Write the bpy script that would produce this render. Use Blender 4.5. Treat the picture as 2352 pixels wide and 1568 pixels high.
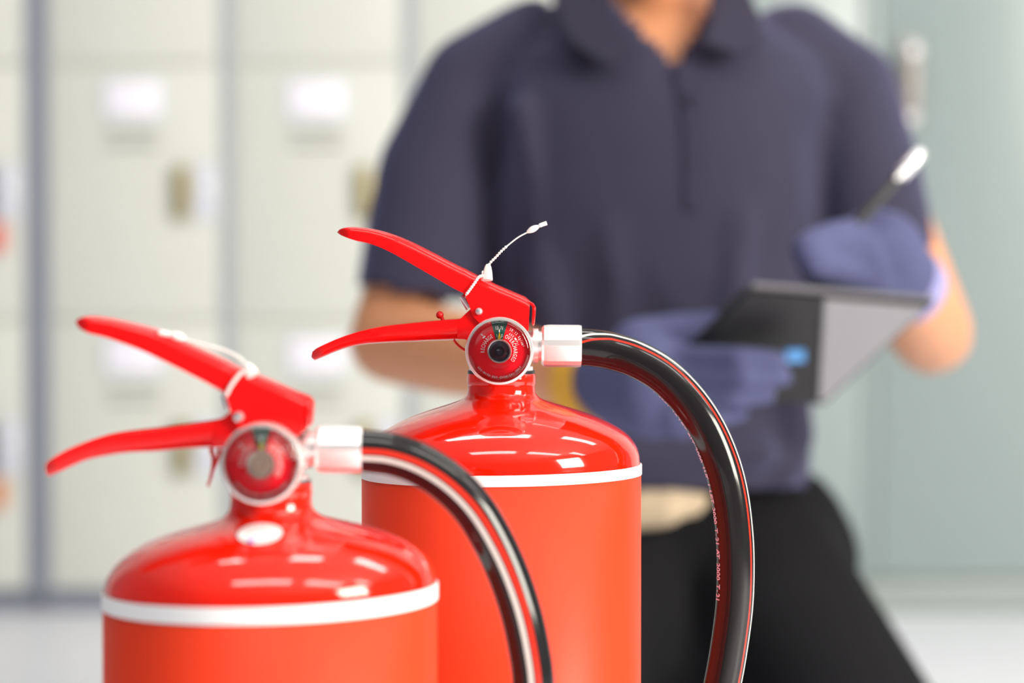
import bpy, bmesh, math, random
from mathutils import Vector, Matrix, noise
random.seed(4)
for o in list(bpy.data.objects): bpy.data.objects.remove(o)
sc = bpy.context.scene
C = sc.collection

# ------------------------------------------------------------------ camera, world, light, exposure
F = 5553.0; CAMZ = 0.56; PITCH = math.radians(1.38)
cd = bpy.data.cameras.new('camera'); cam = bpy.data.objects.new('camera', cd); C.objects.link(cam)
cam.location = (0, 0, CAMZ); cam.rotation_euler = (math.pi/2 - PITCH, 0, 0)
cd.sensor_width = 36; cd.lens = 36*F/2352; cd.clip_start = .05
cd.dof.use_dof = True; cd.dof.focus_distance = 1.262; cd.dof.aperture_fstop = 4.0
sc.camera = cam
W = bpy.data.worlds.new('world'); sc.world = W; W.use_nodes = True
W.node_tree.nodes['Background'].inputs[0].default_value = (.86, .92, 1, 1)
W.node_tree.nodes['Background'].inputs[1].default_value = .2
def area(name, loc, target, sx, sy, power, col):
    l = bpy.data.lights.new(name, 'AREA'); l.shape = 'RECTANGLE'; l.size = sx; l.size_y = sy
    l.energy = power; l.color = col
    o = bpy.data.objects.new(name, l); C.objects.link(o); o.location = loc
    o.rotation_euler = (Vector(target)-Vector(loc)).to_track_quat('-Z', 'Y').to_euler()
    return o
area('window_light', (2.75, -.25, 1.45), (-.05, 1.25, .4), 1.2, 1.5, 200, (1, .94, .82))
sc.view_settings.view_transform = 'Standard'; sc.view_settings.look = 'None'
sc.view_settings.gamma = 1; sc.view_settings.use_curve_mapping = False
sc.view_settings.exposure = 0.0
sc.cycles.use_denoising = True
sc.cycles.max_bounces = 8

cp, sp = math.cos(PITCH), math.sin(PITCH)
def P(px, py, Y):
    """the point at distance Y in front of the lens that the photo shows at pixel (px, py)"""
    u = (px-1176)/F; v = (784-py)/F
    d = Vector((u, cp+v*sp, -sp+v*cp)); d *= Y/d.y
    return Vector((d.x, Y, CAMZ+d.z))

# ------------------------------------------------------------------ materials
def mat(name, col, rough=.5, metal=0, coat=0, bump=0, bscale=60, spec=.5, emit=None, estr=0, var=0, vscale=3, sub=0, sheen=0):
    m = bpy.data.materials.new(name); m.use_nodes = True
    nt = m.node_tree; b = nt.nodes['Principled BSDF']
    b.inputs['Base Color'].default_value = (*col, 1); b.inputs['Roughness'].default_value = rough
    b.inputs['Metallic'].default_value = metal; b.inputs['Coat Weight'].default_value = coat
    b.inputs['Coat Roughness'].default_value = .04
    b.inputs['Specular IOR Level'].default_value = spec
    if sheen:
        b.inputs['Sheen Weight'].default_value = sheen; b.inputs['Sheen Tint'].default_value = (.5, .5, 1, 1)
    if sub:
        b.inputs['Subsurface Weight'].default_value = sub; b.inputs['Subsurface Radius'].default_value = (.02, .008, .004)
        b.inputs['Subsurface Scale'].default_value = .5
    if emit:
        b.inputs['Emission Color'].default_value = (*emit, 1); b.inputs['Emission Strength'].default_value = estr
    tc = nt.nodes.new('ShaderNodeTexCoord')
    if bump:
        n = nt.nodes.new('ShaderNodeTexNoise'); n.inputs['Scale'].default_value = bscale; n.inputs['Detail'].default_value = 4
        bp = nt.nodes.new('ShaderNodeBump'); bp.inputs['Strength'].default_value = bump; bp.inputs['Distance'].default_value = .002
        nt.links.new(tc.outputs['Object'], n.inputs['Vector']); nt.links.new(n.outputs[0], bp.inputs['Height'])
        nt.links.new(bp.outputs[0], b.inputs['Normal'])
    if var:
        n = nt.nodes.new('ShaderNodeTexNoise'); n.inputs['Scale'].default_value = vscale; n.inputs['Detail'].default_value = 3
        mx = nt.nodes.new('ShaderNodeMix'); mx.data_type = 'RGBA'; mx.inputs[6].default_value = (*[c*(1-var) for c in col], 1)
        mx.inputs[7].default_value = (*[min(1, c*(1+var)) for c in col], 1)
        nt.links.new(tc.outputs['Object'], n.inputs['Vector']); nt.links.new(n.outputs[0], mx.inputs[0])
        nt.links.new(mx.outputs[2], b.inputs['Base Color'])
    return m
M = {}
M['tank'] = mat('red_gloss_paint', (.84, .012, .0015), .1, coat=.65, spec=.35, bump=.02, bscale=90)
M['lever'] = mat('red_powder_coat', (.84, .004, .005), .22, coat=.3, spec=.25, bump=.03, bscale=250)
M['wrap'] = mat('red_label_film', (.80, .046, .012), .42, spec=.2, bump=.01, bscale=30)
M['band'] = mat('white_band', (.86, .86, .87), .4)
M['chrome'] = mat('bright_aluminium', (.93, .91, .91), .3, .7, bump=.02)
M['steel'] = mat('satin_steel', (.82, .82, .84), .3, .85)
M['rim'] = mat('gauge_rim_metal', (.90, .88, .86), .25, .7)
M['black'] = mat('black_rubber_ring', (.012, .012, .014), .35)
M['dial'] = mat('dial_red', (.97, .006, .02), .5, spec=.1)
M['green'] = mat('dial_green', (.004, .09, .06), .45)
M['print'] = mat('dial_white_print', (.9, .86, .86), .5)
M['needle'] = mat('needle_yellow', (.95, .66, .01), .4)
M['hub'] = mat('dark_hub', (.06, .06, .085), .12, .6)
M['hub_reflection'] = mat('beige_hub_reflection', (.85, .72, .55), .3)  # beige reflection on the near gauge's hub, painted in as its colour
M['plastic'] = mat('white_nylon', (.88, .86, .83), .35, sub=.1)
M['redplastic'] = mat('red_plastic', (.75, .01, .01), .3)
M['skin'] = mat('skin', (.63, .28, .14), .5, sub=.12, var=.08, vscale=12)
M['shirt'] = mat('navy_knit', (.029, .027, .050), .85, bump=.25, bscale=45, spec=.25, sheen=.3, var=.1, vscale=9)
M['shirtd'] = mat('navy_rib', (.025, .023, .042), .85, spec=.25, sheen=.08)
M['trouser'] = mat('black_cloth', (.008, .008, .010), .9, bump=.25, bscale=25, spec=.15)
M['glove'] = mat('blue_grey_knit', (.072, .078, .165), .9, bump=.3, bscale=120, sheen=.12, spec=.25, var=.12, vscale=25)
M['cuff'] = mat('yellow_knit', (.72, .38, .04), .85)
M['cuffw'] = mat('lavender_knit', (.28, .27, .5), .85)
M['lips'] = mat('lips', (.42, .13, .10), .45)
M['hair'] = mat('black_hair', (.012, .01, .01), .5)
M['case'] = mat('black_case', (.012, .012, .014), .45)
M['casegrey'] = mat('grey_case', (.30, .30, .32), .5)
M['trimgrey'] = mat('dark_grey_edge', (.13, .125, .14), .5)
M['knobplate'] = mat('dull_nickel', (.42, .38, .36), .4, .3)
M['screen'] = mat('dark_screen', (.02, .02, .025), .08)
M['bluetag'] = mat('blue_tag', (.12, .36, .75), .5)
M['beige'] = mat('beige_cotton', (.44, .35, .24), .9, bump=.3, bscale=50)
M['lock_door'] = mat('cream_enamel', (.645, .665, .62), .4, var=.03, vscale=2)
M['lock_frame'] = mat('blue_grey_enamel', (.27, .29, .36), .45)
M['lock_post'] = mat('light_post_enamel', (.42, .45, .48), .45)
M['slot'] = mat('slot_dark', (.22, .22, .2), .6)
M['card'] = mat('paper_card', (.88, .87, .97), .6)
M['brass'] = mat('brass_pull', (.38, .32, .14), .35, .5)
M['lav'] = mat('lavender_plate', (.66, .68, .78), .4)
M['cab'] = mat('green_grey_enamel', (.285, .345, .348), .32, var=.03, vscale=1.5)
M['cabd'] = mat('green_grey_plinth', (.30, .34, .33), .45)
M['wall'] = mat('wall_paint', (.72, .74, .73), .7, bump=.05)
M['ceil'] = mat('ceiling_paint', (.5, .5, .5), .8)
M['pink'] = mat('pink_tag', (.8, .2, .17), .5)
M['orange'] = mat('orange_tag', (.75, .33, .16), .5)
M['dark'] = mat('dark_blue_plastic', (.06, .07, .12), .4)
M['lamp'] = mat('lamp_diffuser', (.9, .9, .9), .5, emit=(1, .98, .95), estr=12)
M['lampf'] = mat('lamp_frame', (.7, .7, .7), .4)
def floor_mat():
    m = mat('pale_floor', (.80, .80, .83), .4)
    nt = m.node_tree; b = nt.nodes['Principled BSDF']
    br = nt.nodes.new('ShaderNodeTexNoise'); br.inputs['Scale'].default_value = 2
    mx = nt.nodes.new('ShaderNodeMix'); mx.data_type = 'RGBA'
    mx.inputs[6].default_value = (.86, .87, .93, 1); mx.inputs[7].default_value = (.90, .91, .96, 1)
    nt.links.new(br.outputs[0], mx.inputs[0]); nt.links.new(mx.outputs[2], b.inputs['Base Color'])
    return m
M['floor'] = floor_mat()
def glass_mat(name, tint=(1, 1, 1)):
    m = bpy.data.materials.new(name); m.use_nodes = True; nt = m.node_tree
    nt.nodes.remove(nt.nodes['Principled BSDF']); out = nt.nodes['Material Output']
    t = nt.nodes.new('ShaderNodeBsdfTransparent'); t.inputs[0].default_value = (*tint, 1)
    g = nt.nodes.new('ShaderNodeBsdfGlossy'); g.inputs['Roughness'].default_value = .03
    f = nt.nodes.new('ShaderNodeFresnel'); f.inputs[0].default_value = 1.5
    mx = nt.nodes.new('ShaderNodeMixShader')
    nt.links.new(f.outputs[0], mx.inputs[0]); nt.links.new(t.outputs[0], mx.inputs[1]); nt.links.new(g.outputs[0], mx.inputs[2])
    nt.links.new(mx.outputs[0], out.inputs[0]); return m
M['glass'] = glass_mat('clear_lens', (.97, .97, .97))
def hose_mat(ww, ro, rw):
    m = mat('striped_hose', (.01, .01, .012), .12, spec=.38); nt = m.node_tree; b = nt.nodes['Principled BSDF']
    uv = nt.nodes.new('ShaderNodeTexCoord'); sx = nt.nodes.new('ShaderNodeSeparateXYZ'); nt.links.new(uv.outputs['UV'], sx.inputs[0])
    def band(c, w):
        s = nt.nodes.new('ShaderNodeMath'); s.operation = 'SUBTRACT'; s.inputs[1].default_value = c; nt.links.new(sx.outputs[0], s.inputs[0])
        a = nt.nodes.new('ShaderNodeMath'); a.operation = 'ABSOLUTE'; nt.links.new(s.outputs[0], a.inputs[0])
        l = nt.nodes.new('ShaderNodeMath'); l.operation = 'LESS_THAN'; l.inputs[1].default_value = w; nt.links.new(a.outputs[0], l.inputs[0]); return l
    wb = band(.5, ww); rb = band(.5+ro, rw)
    m1 = nt.nodes.new('ShaderNodeMix'); m1.data_type = 'RGBA'; m1.inputs[6].default_value = (.011, .010, .011, 1); m1.inputs[7].default_value = (.72, .68, .64, 1)
    m2 = nt.nodes.new('ShaderNodeMix'); m2.data_type = 'RGBA'; m2.inputs[7].default_value = (.62, .03, .015, 1)
    nt.links.new(wb.outputs[0], m1.inputs[0]); nt.links.new(m1.outputs[2], m2.inputs[6]); nt.links.new(rb.outputs[0], m2.inputs[0])
    nt.links.new(m2.outputs[2], b.inputs['Base Color']); return m
M['hose_far'] = hose_mat(.012, -.057, .010); M['hose_near'] = hose_mat(.018, .055, .020)

# ------------------------------------------------------------------ mesh helpers
class MB:
    def __init__(s): s.v = []; s.f = []; s.uv = None
    def add(s, v, f):
        o = len(s.v); s.v += [Vector(p) for p in v]; s.f += [[i+o for i in q] for q in f]; return s
def finish(me, m, angle=35):
    me.materials.append(m); me.polygons.foreach_set('use_smooth', [True]*len(me.polygons)); me.update()
    if angle is not None: me.set_sharp_from_angle(angle=math.radians(angle))
def origin(p):
    v = Vector((0, 0, 0))
    while p is not None: v = v + p.location; p = p.parent
    return v
def obj(name, mb, m, parent=None, angle=35, loc=None, norm=True):
    """links mb (world coordinates) as ONE mesh object; loc = its own origin"""
    me = bpy.data.meshes.new(name); base = origin(parent); L = Vector(loc) if loc is not None else base
    me.from_pydata([tuple(p-L) for p in mb.v], [], mb.f); me.validate()
    if norm:
        bm = bmesh.new(); bm.from_mesh(me); bmesh.ops.remove_doubles(bm, verts=bm.verts, dist=1e-6); bmesh.ops.recalc_face_normals(bm, faces=bm.faces); bm.to_mesh(me); bm.free()
    finish(me, M[m], angle)
    o = bpy.data.objects.new(name, me); C.objects.link(o); o.location = L-base
    if parent: o.parent = parent
    return o
def empty(name, loc, label=None, cat=None, group=None):
    o = bpy.data.objects.new(name, None); C.objects.link(o); o.location = loc; o.empty_display_size = .05
    tag(o, label, cat, group); return o
def tag(o, label=None, cat=None, group=None, kind=None):
    if label: o['label'] = label
    if cat: o['category'] = cat
    if group: o['group'] = group
    if kind: o['kind'] = kind
    return o
def box(mb, x0, x1, y0, y1, z0, z1, bev=0, seg=2):
    bm = bmesh.new(); bmesh.ops.create_cube(bm, size=1)
    for v in bm.verts: v.co = Vector(((x0+x1)/2+v.co.x*(x1-x0), (y0+y1)/2+v.co.y*(y1-y0), (z0+z1)/2+v.co.z*(z1-z0)))
    if bev: bmesh.ops.bevel(bm, geom=bm.edges[:], offset=bev, segments=seg, affect='EDGES', profile=.5)
    bm.verts.index_update(); mb.add([v.co.copy() for v in bm.verts], [[v.index for v in f.verts] for f in bm.faces]); bm.free(); return mb
def frame_of(d):
    d = Vector(d).normalized(); a = Vector((0, 0, 1)) if abs(d.z) < .9 else Vector((1, 0, 0))
    u = d.cross(a).normalized(); return u, d.cross(u).normalized()
def lathe(mb, prof, base, axis=(0, 0, 1), seg=48, shear=0, u=None):
    """prof: (radius, height along axis)"""
    ax = Vector(axis).normalized()
    if abs(ax.z) > .99: uu, vv = Vector((1, 0, 0)), Vector((0, math.copysign(1, ax.z), 0))
    else: uu, vv = frame_of(ax)
    V = []; Fc = []; base = Vector(base)
    for r, h in prof:
        for k in range(seg):
            a = 2*math.pi*k/seg; o = uu*math.cos(a)*r+vv*math.sin(a)*r
            V.append(base+ax*h+o+Vector((0, 0, shear*o.x)))
    for i in range(len(prof)-1):
        for k in range(seg):
            k2 = (k+1) % seg; Fc.append([i*seg+k, i*seg+k2, (i+1)*seg+k2, (i+1)*seg+k])
    if prof[0][0] > 1e-5: Fc.append(list(range(seg))[::-1])
    if prof[-1][0] > 1e-5: Fc.append([(len(prof)-1)*seg+k for k in range(seg)])
    return mb.add(V, Fc)
def catmull(pts, n=8):
    pts = [Vector(p) for p in pts]; q = [2*pts[0]-pts[1]]+pts+[2*pts[-1]-pts[-2]]; out = []
    for i in range(1, len(q)-2):
        for k in range(n):
            t = k/n; a, b, c, d = q[i-1], q[i], q[i+1], q[i+2]
            out.append(.5*((2*b)+(c-a)*t+(2*a-5*b+4*c-d)*t*t+(3*b-a-3*c+d)*t**3))
    out.append(pts[-1]); return out
def tube(mb, pts, rad, seg=12, caps=True):
    n = len(pts); V = []; Fc = []; u = None
    for i, p in enumerate(pts):
        d = (pts[min(i+1, n-1)]-pts[max(i-1, 0)]).normalized()
        if u is None: u, _ = frame_of(d)
        u = (u-d*u.dot(d)).normalized(); v = d.cross(u); r = rad(i/(n-1)) if callable(rad) else rad
        for k in range(seg):
            a = 2*math.pi*k/seg; V.append(p+u*math.cos(a)*r+v*math.sin(a)*r)
    for i in range(n-1):
        for k in range(seg):
            k2 = (k+1) % seg; Fc.append([i*seg+k, i*seg+k2, (i+1)*seg+k2, (i+1)*seg+k])
    if caps: Fc.append(list(range(seg))[::-1]); Fc.append([(n-1)*seg+k for k in range(seg)])
    return mb.add(V, Fc)
def ball(mb, c, r, rz=None, seg=12):
    R = Vector((r, r, r)) if rz is None else Vector(rz)
    V = []; Fc = []; n = seg//2; c = Vector(c)
    for i in range(n+1):
        t = math.pi*i/n
        for k in range(seg):
            a = 2*math.pi*k/seg; V.append(c+Vector((R.x*math.sin(t)*math.cos(a), R.y*math.sin(t)*math.sin(a), R.z*math.cos(t))))
    for i in range(n):
        for k in range(seg):
            k2 = (k+1) % seg; Fc.append([i*seg+k, i*seg+k2, (i+1)*seg+k2, (i+1)*seg+k])
    return mb.add(V, Fc)
def channel(mb, st, th=.0018, up=False, rc=.005):
    """st: (top point, bottom point, half width) in the plane y; a folded U of sheet steel swept along them"""
    rings = []
    for T, B, hw in st:
        if up: T, B = B, T
        T = Vector(T); B = Vector(B); h = (B-T).length; u = (B-T)/h
        r = min(rc, h*.45, hw*.9); t = min(th, r*.5, hw*.4)
        out = []
        out.append((h, -hw)); out.append((h*.6+r*.4, -hw))
        for k in range(6):
            a = math.pi/2*k/5; out.append((r-r*math.sin(a), -hw+r-r*math.cos(a)))
        out.append((-r*.12, 0))
        for k in range(6):
            a = math.pi/2*(1-k/5); out.append((r-r*math.sin(a), hw-r+r*math.cos(a)))
        out.append((h*.6+r*.4, hw)); out.append((h, hw))
        ri = r-t; inn = [(h, hw-t)]
        for k in range(4):
            a = math.pi/2*k/3; inn.append((r-ri*math.sin(a), hw-t-ri+ri*math.cos(a)))
        for k in range(4):
            a = math.pi/2*(1-k/3); inn.append((r-ri*math.sin(a), -hw+t+ri-ri*math.cos(a)))
        inn.append((h, -hw+t))
        rings.append([T+u*a+Vector((0, y, 0)) for a, y in out+inn])
    n = len(rings[0]); V = [p for r in rings for p in r]; Fc = []
    for i in range(len(rings)-1):
        for k in range(n):
            k2 = (k+1) % n; Fc.append([i*n+k, i*n+k2, (i+1)*n+k2, (i+1)*n+k])
    Fc.append(list(range(n))[::-1]); Fc.append([(len(rings)-1)*n+k for k in range(n)])
    return mb.add(V, Fc)
def prism(mb, pts, y0, y1, bev=0, seg=3):
    """pts: world points outlining a plate in x/z, extruded from y0 to y1"""
    bm = bmesh.new(); vs = [bm.verts.new((p.x, y0, p.z)) for p in pts]; f = bm.faces.new(vs)
    r = bmesh.ops.extrude_face_region(bm, geom=[f])
    for e in r['geom']:
        if isinstance(e, bmesh.types.BMVert): e.co.y = y1
    bmesh.ops.recalc_face_normals(bm, faces=bm.faces)
    if bev:
        es = [e for e in bm.edges if abs(e.verts[0].co.y-e.verts[1].co.y) < 1e-7]
        bmesh.ops.bevel(bm, geom=es, offset=bev, segments=seg, affect='EDGES', profile=.5)
    bm.verts.index_update(); mb.add([v.co.copy() for v in bm.verts], [[v.index for v in f.verts] for f in bm.faces]); bm.free(); return mb
def text_glyph(ch, cache={}):
    if ch not in cache:
        cu = bpy.data.curves.new('glyph', 'FONT'); cu.body = ch; cu.size = 1; cu.align_x = 'CENTER'; cu.offset = .014
        o = bpy.data.objects.new('glyph', cu); C.objects.link(o); dg = bpy.context.evaluated_depsgraph_get()
        me = o.evaluated_get(dg).to_mesh()
        cache[ch] = ([v.co.copy() for v in me.vertices], [list(p.vertices) for p in me.polygons])
        o.evaluated_get(dg).to_mesh_clear(); bpy.data.objects.remove(o); bpy.data.curves.remove(cu)
    return cache[ch]

# ------------------------------------------------------------------ the setting
YL = 4.1                                   # locker fronts
mb = MB(); box(mb, -3.2, 3.2, -3.0, 4.62, -.06, 0); tag(obj('floor', mb, 'floor'), kind='structure')
mb = MB(); box(mb, -3.2, 3.2, 4.58, 4.68, 0, 2.7); tag(obj('wall_back', mb, 'wall'), kind='structure')
mb = MB(); box(mb, -3.3, 3.3, -3.0, 4.68, 2.7, 2.76); tag(obj('ceiling', mb, 'ceil'), kind='structure')

# ceiling lamps
LAMPS = [(-.27, .17), (1.33, .17), (2.7, .8), (-.27, 2.15), (1.5, 2.4)]
LAMPL = ['slim white ceiling light nearest the camera, above the extinguishers', 'slim white ceiling light above and right of the camera', 'slim white ceiling light furthest right over the floor', 'slim white ceiling light above the head of the kneeling worker', 'slim white ceiling light in front of the tall cabinet']
for i, (x, y) in enumerate(LAMPS):
    t = empty('ceiling_light', (x, y, 2.7), LAMPL[i], 'lamp', 'ceiling lights')
    m1 = MB(); box(m1, x-.65, x+.65, y-.18, y+.18, 2.665, 2.70, .004); obj('frame', m1, 'lampf', t)
    m2 = MB(); box(m2, x-.62, x+.62, y-.15, y+.15, 2.655, 2.668, .003); obj('diffuser', m2, 'lamp', t)

# ------------------------------------------------------------------ lockers
def PX(px): return P(px, 784, YL).x
def PZ(py): return P(1176, py, YL).z
ROWS = [(-1060, -456), (-452, 147), (151, 733), (737, 1350)]
def locker_door(par, xl, xr, yt, yb, tagmat=None, thin=False):
    z0, z1 = PZ(yb), PZ(yt); x0, x1 = PX(xl), PX(xr)
    m = MB(); box(m, x0+.002, x1-.002, YL-.016, YL+.004, z0+.002, z1-.002, .004)
    d = obj('door', m, 'lock_door', par)
    k = (xr-xl)/395.0; kk = 4.1/F
    # name card in its slot, upper part of the door
    cx = x0+195*k*kk; cz = z1-78*kk
    m = MB(); box(m, cx-.050, cx+.050, YL-.020, YL-.0155, cz-.033, cz+.033, .0015); obj('card_holder', m, 'steel' if 0 else 'lav', d)
    m = MB(); box(m, cx-.046, cx+.046, YL-.0225, YL-.0195, cz-.028, cz+.028, .001); obj('name_card', m, 'card', d)
    for j in range(2):                     # two pressed louvres
        lz = z1-(142+33*j)*kk; m = MB()
        m.add([(cx-.045, YL-.016, lz+.007), (cx+.045, YL-.016, lz+.007), (cx+.045, YL-.023, lz-.004), (cx-.045, YL-.023, lz-.004),
               (cx-.045, YL-.016, lz-.004), (cx+.045, YL-.016, lz-.004)], [[0, 1, 2, 3], [3, 2, 5, 4], [0, 3, 4], [1, 5, 2]])
        obj('louvre', m, 'lock_door', d)
        m = MB(); box(m, cx-.043, cx+.043, YL-.0215, YL-.0155, lz-.008, lz-.004); obj('louvre_slot', m, 'slot', d)
    lx = x1-62*kk; lz = z1-292*kk
    m = MB(); box(m, lx-.031, lx-.007, YL-.034, YL-.015, lz-.045, lz+.045, .005); obj('pull_handle', m, 'brass' if not thin else 'dark', d)
    m = MB(); box(m, lx+.000, lx+.038, YL-.022, YL-.015, lz-.045, lz+.05, .003); obj('lock_plate', m, 'lav', d)
    m = MB(); lathe(m, [(.009, 0), (.009, .006), (.006, .008)], (lx+.018, YL-.022, lz+.01), (0, -1, 0), 16); obj('lock_barrel', m, 'steel', d)
    if tagmat:
        m = MB(); box(m, lx-.012, lx+.016, YL-.03, YL-.024, lz-.10, lz-.05, .006); o = obj('key_tag', m, tagmat, d)
        m = MB()
    return d
def locker_unit(name, x0, x1, cols, label, tags=None, thin=False):
    t = empty(name, (PX((x0+x1)/2), YL+.22, 0), label, 'locker')
    z0, z1 = PZ(1350), PZ(-1075)
    X0, X1 = PX(x0), PX(x1)
    m = MB(); box(m, X0, X1, YL+.005, YL+.45, z0-.01, z1, .003); obj('carcass', m, 'lock_frame', t)
    m = MB(); box(m, X0+.002, X1-.002, YL+.02, YL+.44, 0, z0-.01); obj('plinth', m, 'lock_frame', t)
    edges = [x0]+[c for ab in cols for c in ab]+[x1]
    for i in range(0, len(edges), 2):      # posts between the columns of doors
        m = MB(); box(m, PX(edges[i]), PX(edges[i+1]), YL-.012, YL+.006, z0-.01, z1, .002); obj('post', m, 'lock_frame' if i == 0 or thin else 'lock_post', t)
    for (a, b) in cols:
        m = MB(); box(m, PX(a), PX(b), YL-.006, YL+.006, z0, z1-.005); obj('door_stop', m, 'lock_door', t)
        for r, (yt, yb) in enumerate(ROWS):
            locker_door(t, a, b, yt, yb, (tags or {}).get(r), thin)
    return t
locker_unit('locker_unit', -760, 86, [(-732, -345), (-325, 62)], 'cream locker unit at the left edge, beyond the wide blue-grey post', {2: 'pink', 3: 'orange'}, True)
locker_unit('locker_unit', 90, 1362, [(116, 510), (538, 926), (954, 1340)], 'cream locker unit with name cards behind the extinguishers and the kneeling worker')

# tall cabinet on the right
t = empty('cabinet', (PX(2000), YL+.22, 0), 'tall grey-green steel cabinet with chrome handle behind the worker on the right', 'cabinet')
X0, X1 = PX(1368), PX(2640)
m = MB(); box(m, X0, X1, YL+.008, YL+.45, .06, PZ(-1000), .003); obj('carcass', m, 'cab', t)
m = MB(); box(m, X0+.002, X1-.002, YL+.012, YL+.44, 0, .075); obj('plinth', m, 'cabd', t)
m = MB(); box(m, X0, X1, YL-.012, YL+.01, PZ(1408)+.0, PZ(1328), .003); obj('bottom_rail', m, 'cabd', t)
for a, b, k in ((1374, 1976, 0), (2016, 2634, 1)):
    m = MB(); box(m, PX(a), PX(b), YL-.018, YL+.01, PZ(1322), PZ(-990), .003); d = obj('door', m, 'cab', t)
    if k:
        hx = PX(2080)
        m = MB(); box(m, hx-.017, hx+.017, YL-.024, YL-.017, PZ(290), PZ(92), .003); obj('handle_plate', m, 'knobplate', d)
        m = MB(); tube(m, catmull([(hx, YL-.02, PZ(125)), (hx, YL-.045, PZ(122)), (hx, YL-.055, PZ(150)), (hx, YL-.055, PZ(230)), (hx, YL-.05, PZ(262))], 6), .0135, 14)
        obj('lever', m, 'knobplate', d)
        m = MB(); ball(m, (hx, YL-.052, PZ(126)), .0165, seg=20); obj('lever_highlight', m, 'chrome', d)  # bright ball added as the highlight at the top of the lever
        m = MB(); lathe(m, [(.014, 0), (.014, .01), (.01, .013)], (hx, YL-.023, PZ(268)), (0, -1, 0), 20); obj('lock_barrel', m, 'chrome', d)
m = MB(); box(m, PX(1978), PX(2014), YL-.014, YL+.01, PZ(1322), PZ(-990), .002); obj('door_strip', m, 'cab', t)

# ------------------------------------------------------------------ extinguishers
def hose_mesh(name, pts, r, phis, parent, mname='hose'):
    """pts world; phis: position of the white stripe round the tube per point, in turns (0 = facing the camera, + = towards the outside of the bend)"""
    n = len(pts); seg = 48; me = bpy.data.meshes.new(name); base = origin(parent); V = []; Fc = []; UV = []
    for i, p in enumerate(pts):
        d = (pts[min(i+1, n-1)]-pts[max(i-1, 0)]).normalized()
        w = Vector((0, -1, 0)); w = (w-d*w.dot(d)).normalized(); o = w.cross(d).normalized()   # w to the lens, o across
        for k in range(seg):
            a = 2*math.pi*k/seg; V.append(tuple(p+w*math.cos(a)*r+o*math.sin(a)*r-base))
    for i in range(n-1):
        for k in range(seg):
            Fc.append((i*seg+k, i*seg+(k+1) % seg, (i+1)*seg+(k+1) % seg, (i+1)*seg+k))
            for (ii, kk) in ((i, k), (i, k+1), (i+1, k+1), (i+1, k)):
                a = kk/seg; UV.append((a, ii))
    Fc.append(tuple(range(seg))[::-1]); Fc.append(tuple((n-1)*seg+k for k in range(seg)))
    me.from_pydata(V, [], Fc); uvl = me.uv_layers.new(name='UVMap')
    # the stripe sits at u = .5
    for q, (a, ii) in enumerate(UV):
        ph = phis(ii/(n-1)); uvl.data[q].uv = (0, ii/n)
    q = 0
    for i in range(n-1):
        for k in range(seg):
            us = [(kk/seg-phis(ii/(n-1))+.5) for (ii, kk) in ((i, k), (i, k+1), (i+1, k+1), (i+1, k))]
            sh = math.floor(min(us)+.02)
            for u_, (ii, kk) in zip(us, ((i, k), (i, k+1), (i+1, k+1), (i+1, k))):
                uvl.data[q].uv = (u_-sh, ii/n); q += 1
    finish(me, M[mname], 60); o = bpy.data.objects.new(name, me); C.objects.link(o); o.parent = parent; return o

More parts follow.
